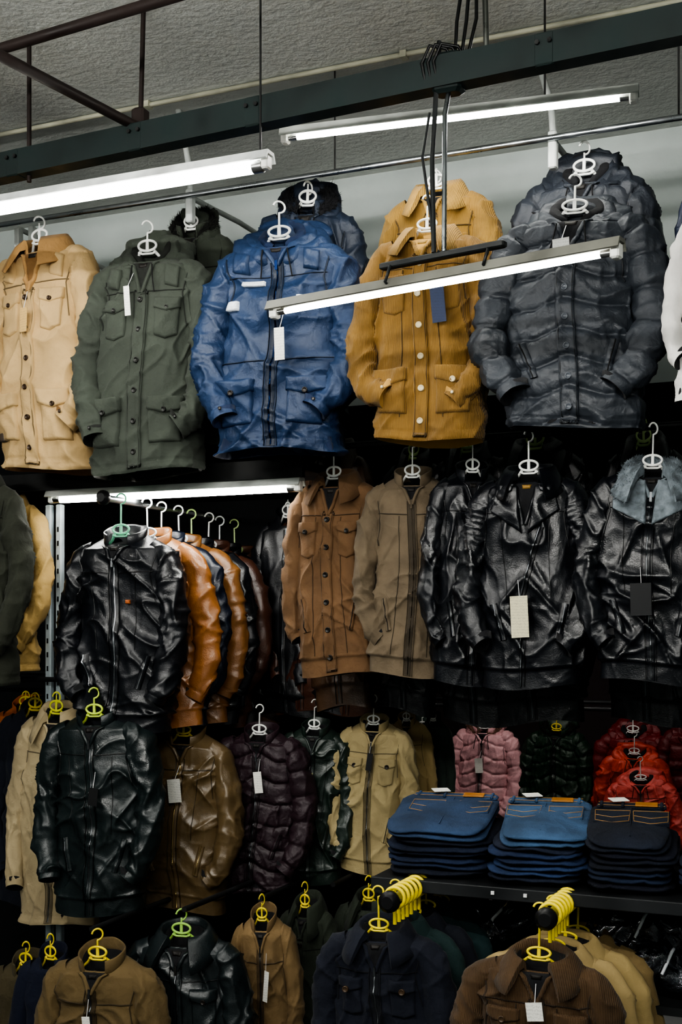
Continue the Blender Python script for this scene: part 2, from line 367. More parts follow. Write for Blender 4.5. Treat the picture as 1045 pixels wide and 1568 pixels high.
        q=G+seed; dd=amp*((vn(q*15)-.5)*1.3+(ridge(q*24)**3-.3)*.5); G[...,2]+=dd; G[...,0]*=1+dd*3; G[...,1]-=dd
        mb.grid(G,mt,cv=True); return G
    st=[(-.004,-.012),(.002,.02),(.007,.040),(.010,.046),(.014,.042),(.012,.02),(.010,-.012)]
    sh=[(-.004,-.012),(.000,.022),(.006,.036),(.014,.040),(.026,.028),(.046,-.004),(.060,-.034),(.056,-.038),(.034,-.010),(.018,.012),(.008,.010),(.004,-.012)]
    if collar=='stand': cring(st,.55,cm,dip=.05)
    elif collar=='shirt': cring(sh,.46,cm,front_ext=.75)
    elif collar=='lapel':
        cring(sh,.5,cm,front_ext=.6)
        for sg in(-1,1):
            patch([(sg*.030,-.035),(sg*.095,-.060),(sg*.120,-.125),(sg*.010,-.20)],.016,cm,10,10)
            patch([(sg*.035,-.02),(sg*.085,-.03),(sg*.085,-.085),(sg*.045,-.065)],.026,cm,8,8)
    elif collar=='shear':
        G=cring([(a*1.15 if a>.016 else a,b*1.1) for a,b in sh],.45,cm,front_ext=1.0,amp=.008); blades(G,6000,.008,cm)
        for sg in(-1,1): patch([(sg*.02,-.035),(sg*.115,-.055),(sg*.120,-.135),(sg*.008,-.19)],.018,cm,12,12)
    elif collar in('hood','fur'):
        hm=m
        if collar=='fur':
            cring(st,.5,m,dip=.05); roll(hm,.098,.055,.018,.036,.008,f0=.45,amp=.014,tilt=.045)
            G=roll(cm,.088,.055,.018,.030,.036,f0=.5,amp=.010,tilt=.05); blades(G,5200,.015,cm)
        else:
            roll(hm,.112,.060,.024,.046,.010,f0=.33,amp=.015,tilt=.062); roll(hm,.084,.046,.018,.030,.040,f0=.40,amp=.012,tilt=.068); roll(lm,.058,.030,.010,.02,.046,f0=.5,amp=.008)
        K,J=30,44; th=np.linspace(.02,np.pi-.02,K); a=np.linspace(0,2*np.pi,J,endpoint=False)
        G=np.stack([.115*np.sin(th)[:,None]*np.cos(a),.050+.050*np.sin(th)[:,None]*np.sin(a),.022+.056*np.cos(th)[:,None]+0*a],-1)
        q=G+seed; G+= (G-G.mean((0,1)))*(.4*(ridge(q*15)**2-.4))[...,None]; mb.grid(G,hm,cv=True,flip=True)
        for sg in(-1,1):
            p=[drape(np.array(sg*(.035+.004*k)),np.array(-.05-.03*k),.012) for k in range(4)]; mb.tube(p,.0022,dk,6)
    hm=M('plastic',hang); a=np.linspace(0,2*np.pi,26,endpoint=False); hy=-.030
    mb.tube(np.stack([.032*np.cos(a),np.full(26,hy),.020+.016*np.sin(a)],-1),.0042,hm,8,closed=True)
    mb.tube([(-.032,hy,.0),(-.018,hy,-.005),(.018,hy,-.005),(.032,hy,.0)],.0036,hm,8)
    mb.box((0,hy,.020),(.010,.006,.036),hm,bev=.001)
    for sg in(-1,1): mb.tube([(sg*.024,hy,.004),(sg*.045,hy*.4,-.018),(sg*.08,0,-.045),(sg*.12,0,-.065)],.005,hm,8)
    h=hook/sz; rad=.018; cz=h-rad; hp=[(0,0,.036),(0,0,.05),(0,0,max(.055,cz-.03))]
    for t in np.linspace(-np.pi/2,np.pi*.95,18): hp.append((rad*math.cos(t),0,cz+rad*math.sin(t)))
    hp=np.array(hp); cr,sr=math.cos(hrot),math.sin(hrot)
    hp=np.stack([hp[:,0]*cr,hp[:,0]*sr+hy,hp[:,2]],-1); mb.tube(hp,.0032,hm,8)
    if tag:
        tx,tz,tcol,tw,thh=tag; p0=drape(np.array(tx),np.array(min(-.02,tz+thh*.5+.05)),.010); p1=drape(np.array(tx),np.array(tz),.026)
        p1=np.array([p1[0],min(p1[1],p0[1]-.005)-.010,p1[2]]); mb.box(p1,(tw,.0016,thh),M('paper',tcol),ry=rr.uniform(-.15,.15),rz=rr.uniform(-.2,.2))
        mb.tube([p0,p1+[0,0,thh/2-.006]],.0012,M('plastic','#DDDDDD'),5)
    return mb.obj(name,(cx,y,z0),math.radians(yaw),(sx,sy,sz),ry=math.radians(rr.uniform(-1.8,1.8)))
WT='#E9E8E0'
# ======================================================= ROOM
X0,X1,Y0,YW,ZC=-5.2,1.6,-2.2,4.4,3.33
def slab(name,lo,hi,m):
    mb=MB(); lo=np.array(lo,float);hi=np.array(hi,float); mb.box((0,0,0),hi-lo,m); return mb.obj(name,(lo+hi)/2)
wm=M('wall','#D6DFDC')
slab('floor',(X0-.1,Y0-.1,-.1),(X1+.1,8.1,0),M('wall','#6a6c6c'))
slab('ceiling',(X0-.1,Y0-.1,ZC),(X1+.1,YW+.1,ZC+.1),M('ceil','#D8DAD6'))
mb=MB()
mb.box(((X0+X1)/2,YW+.05,(2.45+ZC)/2),(X1-X0,.1,ZC-2.45),wm)
dw=M('wall','#15181a')
mb.box(((X0+X1)/2,YW+.05,(1.5+2.45)/2),(X1-X0,.1,.95),dw)
mb.box(((X0-1.62)/2,YW+.05,.75),(-1.62-X0,.1,1.5),dw)
mb.box(((1.2+X1)/2,YW+.05,.75),(X1-1.2,.1,1.5),dw)
mb.obj('wall_back')
gw=M('wall','#7d8686')
slab('wall_left',(X0-.1,Y0,0),(X0,YW,ZC),gw); slab('wall_right',(X1,Y0,0),(X1+.1,YW,ZC),gw)
slab('wall_front',(X0,Y0-.1,0),(X1,Y0,ZC),gw)
slab('wall_stockroom_back',(-4.2,8,0),(X1,8.1,2.4),M('wall','#33292a')); slab('wall_stockroom_left',(-4.3,YW+.1,0),(-4.2,8,2.4),M('wall','#33292a'))
slab('wall_stockroom_right',(X1,YW+.1,0),(X1+.1,8,2.4),M('wall','#33292a')); slab('ceiling_stockroom',(-4.3,YW+.1,2.4),(X1+.1,8.1,2.5),M('wall','#555555'))
# ======================================================= LAMPS
def tubelamp(name,x0,x1,y,z,st,drop=None,house='#C9CDC8',w=.05,tube_r=.016,col=(1.0,.98,.93),rz=0):
    xm=(x0+x1)/2; x0-=xm; x1-=xm
    mb=MB(); hm=M('paint',house); em=emis('tube_glow',col,st)
    h=.022; pr=[(-w*.35,h),(w*.35,h),(w*.6,-.002),(w*.5,-.004),(w*.3,h-.010),(-w*.3,h-.010),(-w*.5,-.004),(-w*.6,-.002)]
    G=np.array([[(xx,yy,zz) for yy,zz in pr] for xx in(x0,x1)]); mb.grid(G,hm,cv=True,smooth=False)
    mb.add(G[0],[list(range(8))],hm,False); mb.add(G[1],[list(range(8))],hm,False)
    wp=M('plastic','#E8E8E2'); tz=-.002-tube_r*.7
    for xx,sg in((x0+.014,1),(x1-.014,-1)): mb.box((xx,0,-.006),(.022,.030,.036),wp,bev=.004)
    for xa in(x0+.022,x1-.050): mb.tube([(xa,0,tz),(xa+.028,0,tz)],tube_r*1.05,M('metal','#aaaaaa'),14)
    mb.tube([(x0+.05,0,tz),(x0+.3,0,tz),(x1-.05,0,tz)],tube_r,em,16)
    if drop:
        for xx in drop: mb.tube([(xx-xm,0,.02),(xx-xm,0,ZC-z)],.003,M('paint','#222222'),6)
    return mb.obj(name,(xm,y,z),rz)
b=P(415,0,2.86)[0]; z1=P(200,280,2.86)[2]
tubelamp('fluorescent_lamp',b-1.22,b,2.86,z1,24,drop=[b-.03],w=.05,tube_r=.016,house='#E4E8E6')
a=P(442,0,3.3)[0]; b=P(975,0,3.3)[0]; z2=P(700,176,3.3)[2]
tubelamp('fluorescent_lamp',a,b,3.3,z2,44,drop=[b-.25],w=.034,tube_r=.008,rz=.115)
a=P(380,0,2.86)[0]; b=P(985,0,2.86)[0]; z3=P(690,428,2.86)[2]
tubelamp('fluorescent_lamp',a+.01,b-.02,2.86,z3,22,w=.045,house='#77776f',tube_r=.008,rz=-.19)
hx=(P(672,0,2.86)[0])
mb=MB(); dkp=M('paint','#1d2122')
xa,xb=P(575,0,2.86)[0],P(782,0,2.86)[0]
mb.box(((xa+xb)/2,2.86,z3+.060),(xb-xa,.024,.016),dkp,bev=.003,rz=-.19)
for xx,dy in((xa+.03,.025),(xb-.05,-.02)):
    mb.tube([(xx,2.86+dy,z3+.06),(xx+.01,2.83+dy,z3+.045),(xx,2.825+dy,z3+.01),(xx,2.85+dy,z3+.004)],.004,dkp,6)
mb.tube([(hx-.012,2.86,z3+.07),(hx-.02,2.87,z3+.3),(hx-.012,2.9,z3+.6),(hx-.012,2.92,2.92)],.006,dkp,8)
mb.tube([(hx+.014,2.86,z3+.07),(hx+.016,2.86,z3+.4),(hx+.014,2.9,2.92)],.006,M('metal','#9aa0a2'),8)
mb.tube([(hx-.03,2.88,2.86),(hx-.045,2.87,2.75),(hx-.02,2.86,2.6),(hx-.01,2.86,2.5),(hx+.004,2.85,z3+.07)],.0035,dkp,8)
mb.obj('lamp_suspension_rod')
a=P(75,0,3.62)[0]; b=P(463,0,3.62)[0]; z4=P(270,751,3.62)[2]
tubelamp('fluorescent_lamp',a,b,3.62,z4,26,w=.05,tube_r=.013)
for k,(xx,yy,zz,st) in enumerate([(-1.7,1.1,2.80,115),(-.3,.8,2.80,115),(-3.3,1.0,2.80,95),(-2.8,-.7,2.5,60),(-.5,-1.3,2.3,50),(.7,.4,2.6,85)]):  # unseen lamps added overhead and behind the camera to light garments and ceiling
    tubelamp('fluorescent_lamp',xx-.62,xx+.62,yy,zz,st,drop=[xx-.4,xx+.4],w=.034,tube_r=.018)
tubelamp('fluorescent_lamp',-2.4,-1.2,6.1,2.3,42,w=.07,tube_r=.02,col=(1,.95,.9))  # hidden warm stockroom lamps, added to brighten the garments beyond the opening
tubelamp('fluorescent_lamp',-1.2,0,5.2,2.3,30,w=.07,tube_r=.02,col=(1,.95,.9))
# ======================================================= BEAM / PIPES / RAILS
mb=MB(); bm_=M('paint','#1b2a29'); BX=-1.95
pr=[(-.026,.037),(.026,.037),(.026,.030),(-.019,.030),(-.019,-.030),(.026,-.030),(.026,-.037),(-.026,-.037)]
G=np.array([[(xx,yy,zz) for yy,zz in pr] for xx in(X0-BX+.3,X1-BX-.1)]); mb.grid(G,bm_,cv=True,smooth=False)
for u in(20,215,400,850,-120):
    xx=P(u,0,2.95)[0]-BX; mb.box((xx,-.006,0),(.05,.042,.078),bm_,bev=.004)
    for s in(-.015,.015): mb.tube([(xx+s,-.034,.015),(xx+s,-.024,.015)],.006,M('metal','#555555'),6)
for u in(1100,-120): mb.tube([(P(u,0,2.95)[0]-BX,0,.03),(P(u,0,2.95)[0]-BX,0,ZC-2.96)],.005,M('paint','#2a1d18'),8)
mb.obj('steel_beam',(BX,2.95,2.955),-.055)
mb=MB(); rp=M('paint','#2c211e')
for p,q,e in((Q(0,75,3.1),Q(250,0,3.1),1.0),(Q(215,197,3.0),Q(0,85,3.0),1.5)):
    d=q-p
    if e==1.0: mb.tube([p-d*.5,p,q,q+d],.014,rp,12)
    else: mb.tube([p,q,q+d*e],.014,rp,12)
p=P(38,230,2.95); mb.tube([(p[0],2.97,2.9),(p[0],2.97,ZC)],.007,rp,8)
p=Q(215,197,3.0); mb.tube([(p[0],p[1],3.0),(p[0]+.01,p[1],ZC)],.007,rp,8); mb.box((p[0],p[1],3.03),(.04,.04,.05),rp,bev=.006)
mb.obj('ceiling_pipe_rack')
mb=MB(); cm_=M('paint','#c3c2ae')
mb.tube([(X0,3.5,ZC-.012),(-3,3.505,ZC-.014),(-1.5,3.495,ZC-.012),(X1,3.5,ZC-.012)],.008,cm_,8)
for xx in np.arange(-4,1,.9): mb.box((xx,3.5,ZC-.012),(.02,.03,.02),cm_)
mb.obj('ceiling_conduit')
mb=MB(); cb=M('plastic','#0d0f10'); xq=P(688,0,2.9)[0]
for k in range(3):
    xx=xq+.015*k
    mb.tube([(xx-.05,2.88,2.92),(xx-.06,2.87,2.98),(xx-.04,2.87,3.02),(xx,2.88,3.01),(xx+.015,2.9,2.98),(xx+.02+.01*k,2.9,3.08),(xx+.04,2.9,3.2),(xx+.03-.03*k,2.92,ZC)],.0045,cb,8)
mb.box((xq,2.9,2.955),(.075,.05,.10),bm_,bev=.008)
mb.tube([(P(740,0,2.9)[0],2.93,3.0),(P(735,0,2.9)[0],2.93,ZC)],.007,M('metal','#8a8d88'),8)
mb.obj('power_cable_bundle')
ch=M('metal','#B9BEC2'); dch=M('paint','#1b1d1f')
def rail(name,pts,r=.0125,knob=False,extra=None,mt=None):
    mb=MB(); mb.tube(pts,r,mt or ch,14)
    if knob:
        p=np.array(pts[0],float); q=np.array(pts[1],float); d=(p-q)/np.linalg.norm(p-q)
        mb.tube([p-d*.01,p,p+d*.012,p+d*.022],[r*1.5,r*2.1,r*2.1,r*1.2],M('plastic','#1a1a1c'),16)
    if extra: extra(mb)
    return mb.obj(name)
RZ=3.016
def ex(mb):
    wp=M('paint','#C4C9C6')
    for u in(12,287,513,845,1040):
        xx=P(u,0,3.54)[0]
        if u in(287,845):
            mb.box((xx,3.56,RZ-.03),(.025,.03,.11),wp,bev=.004); mb.tube([(xx,3.56,RZ),(xx,3.9,RZ+.02),(xx,YW,RZ+.02)],.009,wp,10)
            mb.tube([(xx,3.56,RZ+.02),(xx-.005,3.56,RZ+.1),(xx-.03,3.58,RZ+.18),(xx-.07,3.6,ZC)],.010,wp,12)
        elif u==12:
            for s in(0,.06): mb.box((xx+s,3.6,RZ-.13),(.02,.03,.26),wp,bev=.003)
            mb.tube([(xx,3.6,RZ),(xx,YW,RZ)],.009,wp,10)
        else: mb.tube([(xx,3.54,RZ),(xx,3.54,ZC)],.003,M('paint','#333333'),6)
rail('clothes_rail',[(X0+.1,3.54,RZ),(-1,3.54,RZ),(X1-.1,3.54,RZ)],.009,extra=ex)
R2Z=P(700,672,3.72)[2]
rail('clothes_rail',[(P(440,0,3.72)[0],3.72,R2Z),(-1,3.72,R2Z),(X1-.05,3.72,R2Z)],.011,mt=dch,extra=lambda mb:[mb.tube([(x_,3.72,R2Z),(x_,YW,R2Z)],.01,dch,8) for x_ in(P(450,0,3.72)[0],-.9,.4)])
kx,_,kz=P(148,763,3.45)
rail('clothes_rail',[(kx+.03,3.45,kz),(kx+.03,3.9,kz),(kx+.03,YW,kz)],.012,knob=True)
mb=MB(); bk=M('paint','#0f1112')
mb.box(((X0+P(465,0,3.6)[0])/2,4.0,z4+.06),(P(465,0,3.6)[0]-X0,.8,.03),bk)
mb.box(((X0+P(465,0,3.6)[0])/2,3.60,z4+.05),(P(465,0,3.6)[0]-X0,.02,.06),bk)
mb.obj('canopy_shelf')
mb=MB(); pw=M('paint','#C3D0D6')
for u in(76,92): mb.box((P(u,0,3.7)[0],3.7,1.02),(.024,.024,2.04),pw,bev=.003)
for u in(76,92):
    for zz in np.arange(1.2,2.0,.05): mb.box((P(u,0,3.7)[0],3.687,zz),(.005,.004,.018),bk)
mb.obj('slotted_upright_post')
# ======================================================= TOP ROW
jacket('navy_parka',380,572,316,690,3.60,'#222c3c','nylon','fur',ccol='#17181c',dep=.9,yaw=12,hook=.07)
jacket('olive_parka',222,374,352,690,3.62,'#363c33','cloth','fur',ccol='#191a17',dep=.9,yaw=10,hook=.09)
jacket('mustard_corduroy_jacket',570,780,290,640,3.60,'#8f6f34','cord','shirt',dep=.9,closure='snap',hook=.05,ccol='#a28142',pk=('chest',),tag=(.05,-.2,WT,.03,.06))
jacket('charcoal_puffer_jacket',772,1030,268,640,3.62,'#2b3038','puffer','hood',dep=.8,hook=.09)
jacket('khaki_field_jacket',-22,166,374,722,3.46,'#B79C70','cloth','shirt','button',('cargo','chest','epaul'),yaw=-2,tag=(.01,-.25,'#CFAE74',.035,.07),
       ccol='#aa8556',hook=.085,btn='#3a2a1c',patches=((-.13,-.585,.03,.03,'#5a5048'),),lining='#7a5a34',vd=-.16)
jacket('olive_parka',132,336,390,726,3.44,'#40463e','cloth','hood','snap',('cargo','chest','epaul'),yaw=8,tag=(-.03,-.17,WT,.02,.09),hook=.10,btn='#1b1c19',vd=-.14,lining='#1d201c')
jacket('blue_ski_jacket',312,560,368,696,3.42,'#223757','nylon','hood','zip',('cargo','epaul','zipchest'),yaw=8,tag=(.03,-.36,WT,.03,.10),hook=.11,
       zipc='#15223f',patches=((-.065,-.155,.06,.016,'#D4D8DC'),(.075,-.21,.03,.010,'#D4D8DC'),(-.125,-.22,.028,.03,'#DDE2E8')),lining='#162848',arm=.8)
jacket('mustard_corduroy_jacket',546,776,356,675,3.42,'#7d5e2a','cord','shirt','button',('cargo','chest'),yaw=3,btn='#c4b898',tag=(.07,-.265,'#1d2c4d',.045,.12),
       hook=.10,ccol='#94743a',lining='#B08A48',label='#A08040',arm=.9)
jacket('charcoal_puffer_jacket',740,1036,328,658,3.40,'#2f343b','puffer','hood','snap',('welt',),yaw=2,tag=(-.01,-.14,'#bfc0bc',.045,.06),hook=.10,btn='#50555c',arm=.9,vd=-.14)
jacket('navy_parka',1022,1200,262,640,3.5,'#1c2840','nylon','hood',yaw=0,lo=True)
jacket('white_jacket',1018,1190,322,610,3.34,'#D6D4D0','cloth','shirt','button',lo=True)
# ======================================================= LEFT COMPARTMENT
def xz(u,v,y): p=P(u,v,y); return (p[0],p[2])
c0=xz(192,820,3.55)
HG=['#8FE0B8','#ECEFF0','#F2F2EE','#ECEFF0','#BFE08A','#F2F2EE','#ECEFF0','#C9E09A']
cols=[('#11141a','leather'),('#8c5c32','leather'),('#161d2c','leather'),('#7c5632','leather'),('#17191e','leather'),('#4c3024','leather'),('#141619','leather'),('#553a28','leather')]
for k,(cc,kd) in enumerate(cols):
    yy=3.55+.105*k
    jacket('black_leather_jacket' if cc in('#11141a','#17191e','#141619') else ('navy_leather_jacket' if cc=='#161d2c' else 'tan_leather_jacket'),0,0,0,0,yy,cc,kd,'stand','zip',('welt',) if k<4 else (),hem='band',
       x=(c0[0]+.01*(k%2)+(0 if k==0 else .02),c0[1]-.004*k),size=(.485,.65),dep=(1 if k==0 else .6),lo=k>4,hang=HG[k],hrot=.1,hook=kz+.02-c0[1],
       patches=((.055,-.235,.014,.014,'#B4622F'),) if k==0 else (),yaw=(2 if k==0 else 8),fwd=.4 if k else .8,arm=.3,zipc='#9fa2a6' if k==0 else '#6a6d70')
jacket('khaki_coat',-50,76,765,1030,3.62,'#BFA168','cloth','shirt','button',yaw=12,hook=.06)
jacket('dark_olive_coat',-110,44,735,1045,3.40,'#2f3228','cloth','shirt','button',('cargo',),yaw=10,hook=.05)
# ======================================================= MIDDLE ROW
bl='#11141a'
for (u0,u1,v0,v1,cc,kd) in ((455,585,690,1085,'#4a3728','leather'),(575,700,700,1090,'#15171a','leather'),(640,800,690,1105,'#121519','leather'),(720,930,685,1108,'#121519','leather'),(900,1080,680,1105,'#121519','leather')):
    jacket('black_leather_jacket' if cc!='#4a3728' else 'brown_leather_jacket',u0,u1,v0,v1,3.92,cc,kd,'shirt','zip',hem='band',dep=.7,hook=.08,open_=False,fwd=.3,hang='#C9E09A')
jacket('suede_trucker_jacket',432,604,732,1033,3.68,'#6d5238','suede','shirt','button',('chest','welt'),hem='band',yaw=0,hook=.12,btn='#1c1a18',fwd=.3,vd=-.13)
jacket('taupe_suede_jacket',546,724,730,1033,3.64,'#6c5f4d','suede','stand','zip',('welt',),hem='band',yaw=14,hook=.12,fwd=.5,zipc='#3a342c',zipw=.004)
jacket('black_leather_jacket',645,804,722,1045,3.60,bl,'leather','stand','zip',('welt',),hem='band',yaw=22,hook=.12,fwd=.7)
jacket('black_biker_jacket',703,927,724,1050,3.52,bl,'leather','lapel','lapel',('welt',),hem='band',yaw=6,hook=.12,tag=(-.03,-.46,'#D9D3B4',.06,.13),ribs=True,label='#8a6a30',arm=.5)
jacket('shearling_leather_jacket',886,1120,716,1045,3.50,bl,'leather','shear','zip',('welt',),hem='band',yaw=8,hook=.12,ccol='#767f85',tag=(-.02,-.42,'#15171a',.07,.10),arm=.4)
for k,(u,cc) in enumerate(((452,'#1a1c20'),(480,'#523224'),(515,'#1e2026'),(555,'#5c3c28'))):
    jacket('brown_leather_jacket' if cc in('#523224','#5c3c28') else 'black_leather_jacket',u-75,u+60,790,1092,4.2,cc,'leather','stand','zip',hem='band',lo=True,dep=.5,hook=.05)
# ======================================================= THIRD ROW
R3=P(200,1042,3.7)[2]
rail('clothes_rail',[(X0+.1,3.66,R3),(-3,3.66,R3),(P(200,0,3.66)[0],3.66,R3)],.009,mt=dch)
rail('clothes_rail',[(X0+.1,4.2,R3),(-3,4.2,R3),(P(690,0,4.2)[0],4.2,R3)],.009,mt=dch)
jacket('orange_jacket',-30,120,1082,1370,3.98,'#B5642A','cloth','stand','zip',lo=True,dep=.6,hang='#E8D23A',hook=.06)
jacket('navy_jacket',-20,140,1085,1385,3.86,'#161c2a','cloth','stand','zip',lo=True,dep=.6,hang='#E8D23A',hook=.06)
jacket('cream_jacket',14,170,1090,1412,3.62,'#A8997A','cloth','shirt','zip',dep=.6,hang='#D8D84A',hook=.07)
jacket('dark_green_leather_jacket',60,246,1094,1393,3.48,'#1a2425','leather','stand','zip',('welt',),hem='band',yaw=6,hang='#C9DE5A',hook=.09,tag=(.03,-.27,'#111214',.035,.06),arm=.3)
jacket('olive_bomber_jacket',203,372,1124,1390,3.75,'#65543a','leather','stand','zip',('welt',),hem='band',yaw=6,tag=(-.0,-.21,WT,.06,.09),arm=.3,hang='#E8D23A',zipc='#C9B079')
jacket('maroon_puffer_jacket',322,482,1122,1363,3.88,'#2f1f27','puffer','stand','zip',('welt',),yaw=8,tag=(.02,-.2,WT,.04,.09))
jacket('dark_green_jacket',418,552,1114,1348,3.98,'#222f29','leather','stand','zip',('welt',),yaw=8,tag=(.0,-.22,'#8f8f5a',.04,.06),hem='band')
jacket('khaki_jacket',506,644,1107,1333,4.02,'#A3946e','cloth','stand','zip',('chest','welt'),yaw=10,hem='band',tag=(.0,-.17,'#15161a',.03,.08))
jacket('khaki_jacket',580,668,1102,1300,4.18,'#98845a','cloth','stand','zip',yaw=10,dep=.6)
jacket('dark_green_jacket',628,702,1102,1300,4.26,'#26332c','cloth','stand','zip',lo=True,dep=.5)
# ======================================================= BOTTOM ROW LEFT
for u,v,ya in((140,1418,3.22),(282,1388,3.35),(398,1372,3.6),(510,1350,3.8)):
    p=P(u,v,ya); rail('clothes_rail',[(p[0],ya,p[2]-.01),(p[0],ya+.3,p[2]-.01),(p[0],4.38,p[2]-.01)],.009,mt=dch)
jacket('olive_jacket',-30,120,1475,1790,3.6,'#4f4732','cloth','stand','zip',lo=True,dep=.6,hang='#E8D23A',hook=.08)
jacket('navy_jacket',15,150,1465,1790,3.45,'#141b30','cloth','stand','zip',lo=True,dep=.6,hang='#E8D23A',hook=.08)
jacket('olive_brown_jacket',58,260,1464,1790,3.22,'#69583a','cloth','stand','zip',('welt',),yaw=6,hang='#F0D838',hook=.09,tag=(.0,-.2,WT,.03,.07))
jacket('black_leather_jacket',182,390,1428,1750,3.4,'#20282a','leather','shirt','zip',('chest',),yaw=8,hang='#A9D66A',hook=.08)
jacket('tan_jacket',345,464,1405,1720,3.6,'#7d6747','cloth','stand','zip',yaw=14,tag=(.04,-.2,WT,.03,.10),hang='#E8D23A',hook=.08)
jacket('dark_olive_jacket',415,530,1385,1700,3.8,'#2c3328','cloth','shirt','button',yaw=0,hang='#E8D23A',hook=.08)
jacket('olive_jacket',500,640,1375,1680,3.95,'#333a30','cloth','shirt','button',lo=True,hang='#E8D23A',hook=.08)
jacket('khaki_jacket',570,720,1365,1680,4.15,'#7a7048','cloth','shirt','button',lo=True,hang='#E8D23A',hook=.08)
# ======================================================= JEANS SHELF
SZ=.985; sxa=P(572,0,2.85)[0]
mb=MB(); mb.box(((sxa+1.2)/2,3.06,SZ-.012),(1.2-sxa,.44,.024),M('paint','#1a1c1e'),bev=.003)
mb.box(((sxa+1.2)/2,2.838,SZ-.014),(1.2-sxa,.012,.03),M('paint','#202326'),bev=.002)
for u in(755,805): mb.box((P(u,0,2.83)[0],2.829,SZ-.012),(.008,.004,.008),M('plastic','#DADADA'))
for xx in(sxa+.02,-.2,.9): mb.box((xx,3.25,SZ/2-.012),(.03,.03,SZ-.024),ch,bev=.003)
mb.box(((sxa+1.2)/2,3.12,.70),(1.2-sxa,.3,.02),M('paint','#1a1c1e'))
mb.obj('jeans_shelf')
def pillow(mb,c,hx,hy,hz,m,seed,nz=12,na=120,pe=5,ze=2.3,amp=.006,fr=9,tilt=0,rz=0):
    th=np.linspace(-np.pi/2+.02,np.pi/2-.02,nz); a=np.linspace(0,2*np.pi,na,endpoint=False)
    f=lambda v,e:np.sign(v)*np.abs(v)**(2/e)
    rr_=np.abs(np.cos(th))**(2/ze); zz=f(np.sin(th),ze)
    X=hx*rr_[:,None]*f(np.cos(a),pe); Y=hy*rr_[:,None]*f(np.sin(a),pe); Z=hz*zz[:,None]+0*X
    G=np.stack([X,Y,Z],-1)
    lv=[.02,.15,.3,.45,.6,.75,.9]
    G=np.concatenate([G[:1]*[k,k,1] for k in lv]+[G]+[G[-1:]*[k,k,1] for k in lv[::-1]])
    q=G+seed; G[...,2]+=amp*2*(vn(q*fr)-.5)+amp*1.2*(ridge(q*fr*1.8)**3-.3); G[...,0]+=amp*2.2*(vn(q*fr*1.3+5)-.5); G[...,1]+=amp*2.2*(vn(q*fr*1.3+9)-.5)
    G[...,2]+=G[...,1]*math.tan(tilt)
    c_,s_=math.cos(rz),math.sin(rz); x,y=G[...,0].copy(),G[...,1].copy(); G[...,0]=x*c_-y*s_; G[...,1]=x*s_+y*c_
    mb.grid(G+np.array(c),m,cv=True)
def jeans(u0,u1,cs,seed,rz,pairs=4):
    mb=MB(); xa,xb=P(u0,0,2.9)[0],P(u1,0,2.9)[0]; hx=(xb-xa)/2; z=0; r=np.random.RandomState(seed)
    tl=lambda k:.035*k+(.05 if k==pairs-1 else 0)
    top=cs[-1]
    for k in range(pairs):
        last=k==pairs-1; h=.0125
        rk=rz+r.uniform(-.08,.08) if not last else rz; dx=r.uniform(-.012,.012)
        for j in range(2):
            m=M('denim',top if last else cs[(k+j)%(len(cs)-1)])
            pillow(mb,(dx+r.uniform(-.003,.003),r.uniform(-.012,.004),z+h+.15*math.tan(tl(k))*.8),hx*r.uniform(.92,1.0)*(.95 if last else 1),.16,h*.9,m,r.rand(3)*20,amp=.0045,tilt=tl(k),rz=rk)
            z+=h*1.18
    T0=tl(pairs-1); zt=z+.15*math.tan(T0)*.8+.0145-.010
    th=M('plastic','#a87f4c'); m=M('denim',shade(top,1.12)); c_,s_=math.cos(rz),math.sin(rz)
    def W(x,y,o=0): return (x*c_-y*s_,x*s_+y*c_,zt+y*math.tan(T0)+o)
    mb.box(W(0,.120,.002),(hx*1.62,.032,.012),m,rx=T0,rz=rz,bev=.005)
    mb.box(W(hx*.35,.118,.009),(.055,.030,.004),M('leather','#A8743C'),rx=T0,rz=rz,bev=.001)
    for q in(-.7,-.2,.7): mb.box(W(hx*q,.120,.007),(.008,.038,.008),m,rx=T0,rz=rz,bev=.002)
    for yy in(.107,.133): mb.tube([W(-hx*.78,yy,.0085),W(hx*.78,yy,.0085)],.0007,th,5)
    for cx in(-hx*.42,hx*.45):
        G=[]; sh_=[(-.046,.072),(.046,.072),(.043,-.015),(0,-.034),(-.043,-.015)]
        for sc_,o in((1,-.004),(1,.005),(.97,.0065),(.01,.0065)): G.append([W(cx+a_*sc_,.02+(b_-.02)*sc_,o) for a_,b_ in sh_])
        mb.grid(np.array(G),m,cv=True,smooth=False)
        o=[W(cx+a_*.92,.02+(b_-.02)*.92,.0072) for a_,b_ in sh_]; mb.tube(o+[o[0]],.0008,th,5)
        mb.tube([W(cx-.042,.03,.0072),W(cx,.012,.0072),W(cx+.042,.03,.0072)],.0008,th,5)
    mb.tube([W(0,.10,.005),W(0,-.12,.005)],.0016,m,5)
    mb.box(W(-hx*.3,.13,.016),(.045,.03,.002),M('paper',WT),rx=T0,rz=rz+.5)
    mb.obj('folded_jeans_stack',((xa+xb)/2,3.03,SZ+.002))
jeans(580,744,['#0f1626','#1a2740','#121c30','#2a3d58'],1,.14); jeans(738,888,['#182032','#27395a','#1c2b48','#364e6a'],2,.18); jeans(882,1022,['#0b1020','#17243a','#0d1422','#131a28'],3,.16,4); jeans(1030,1160,['#101a30','#16243e','#111a2a'],4,.05,3)
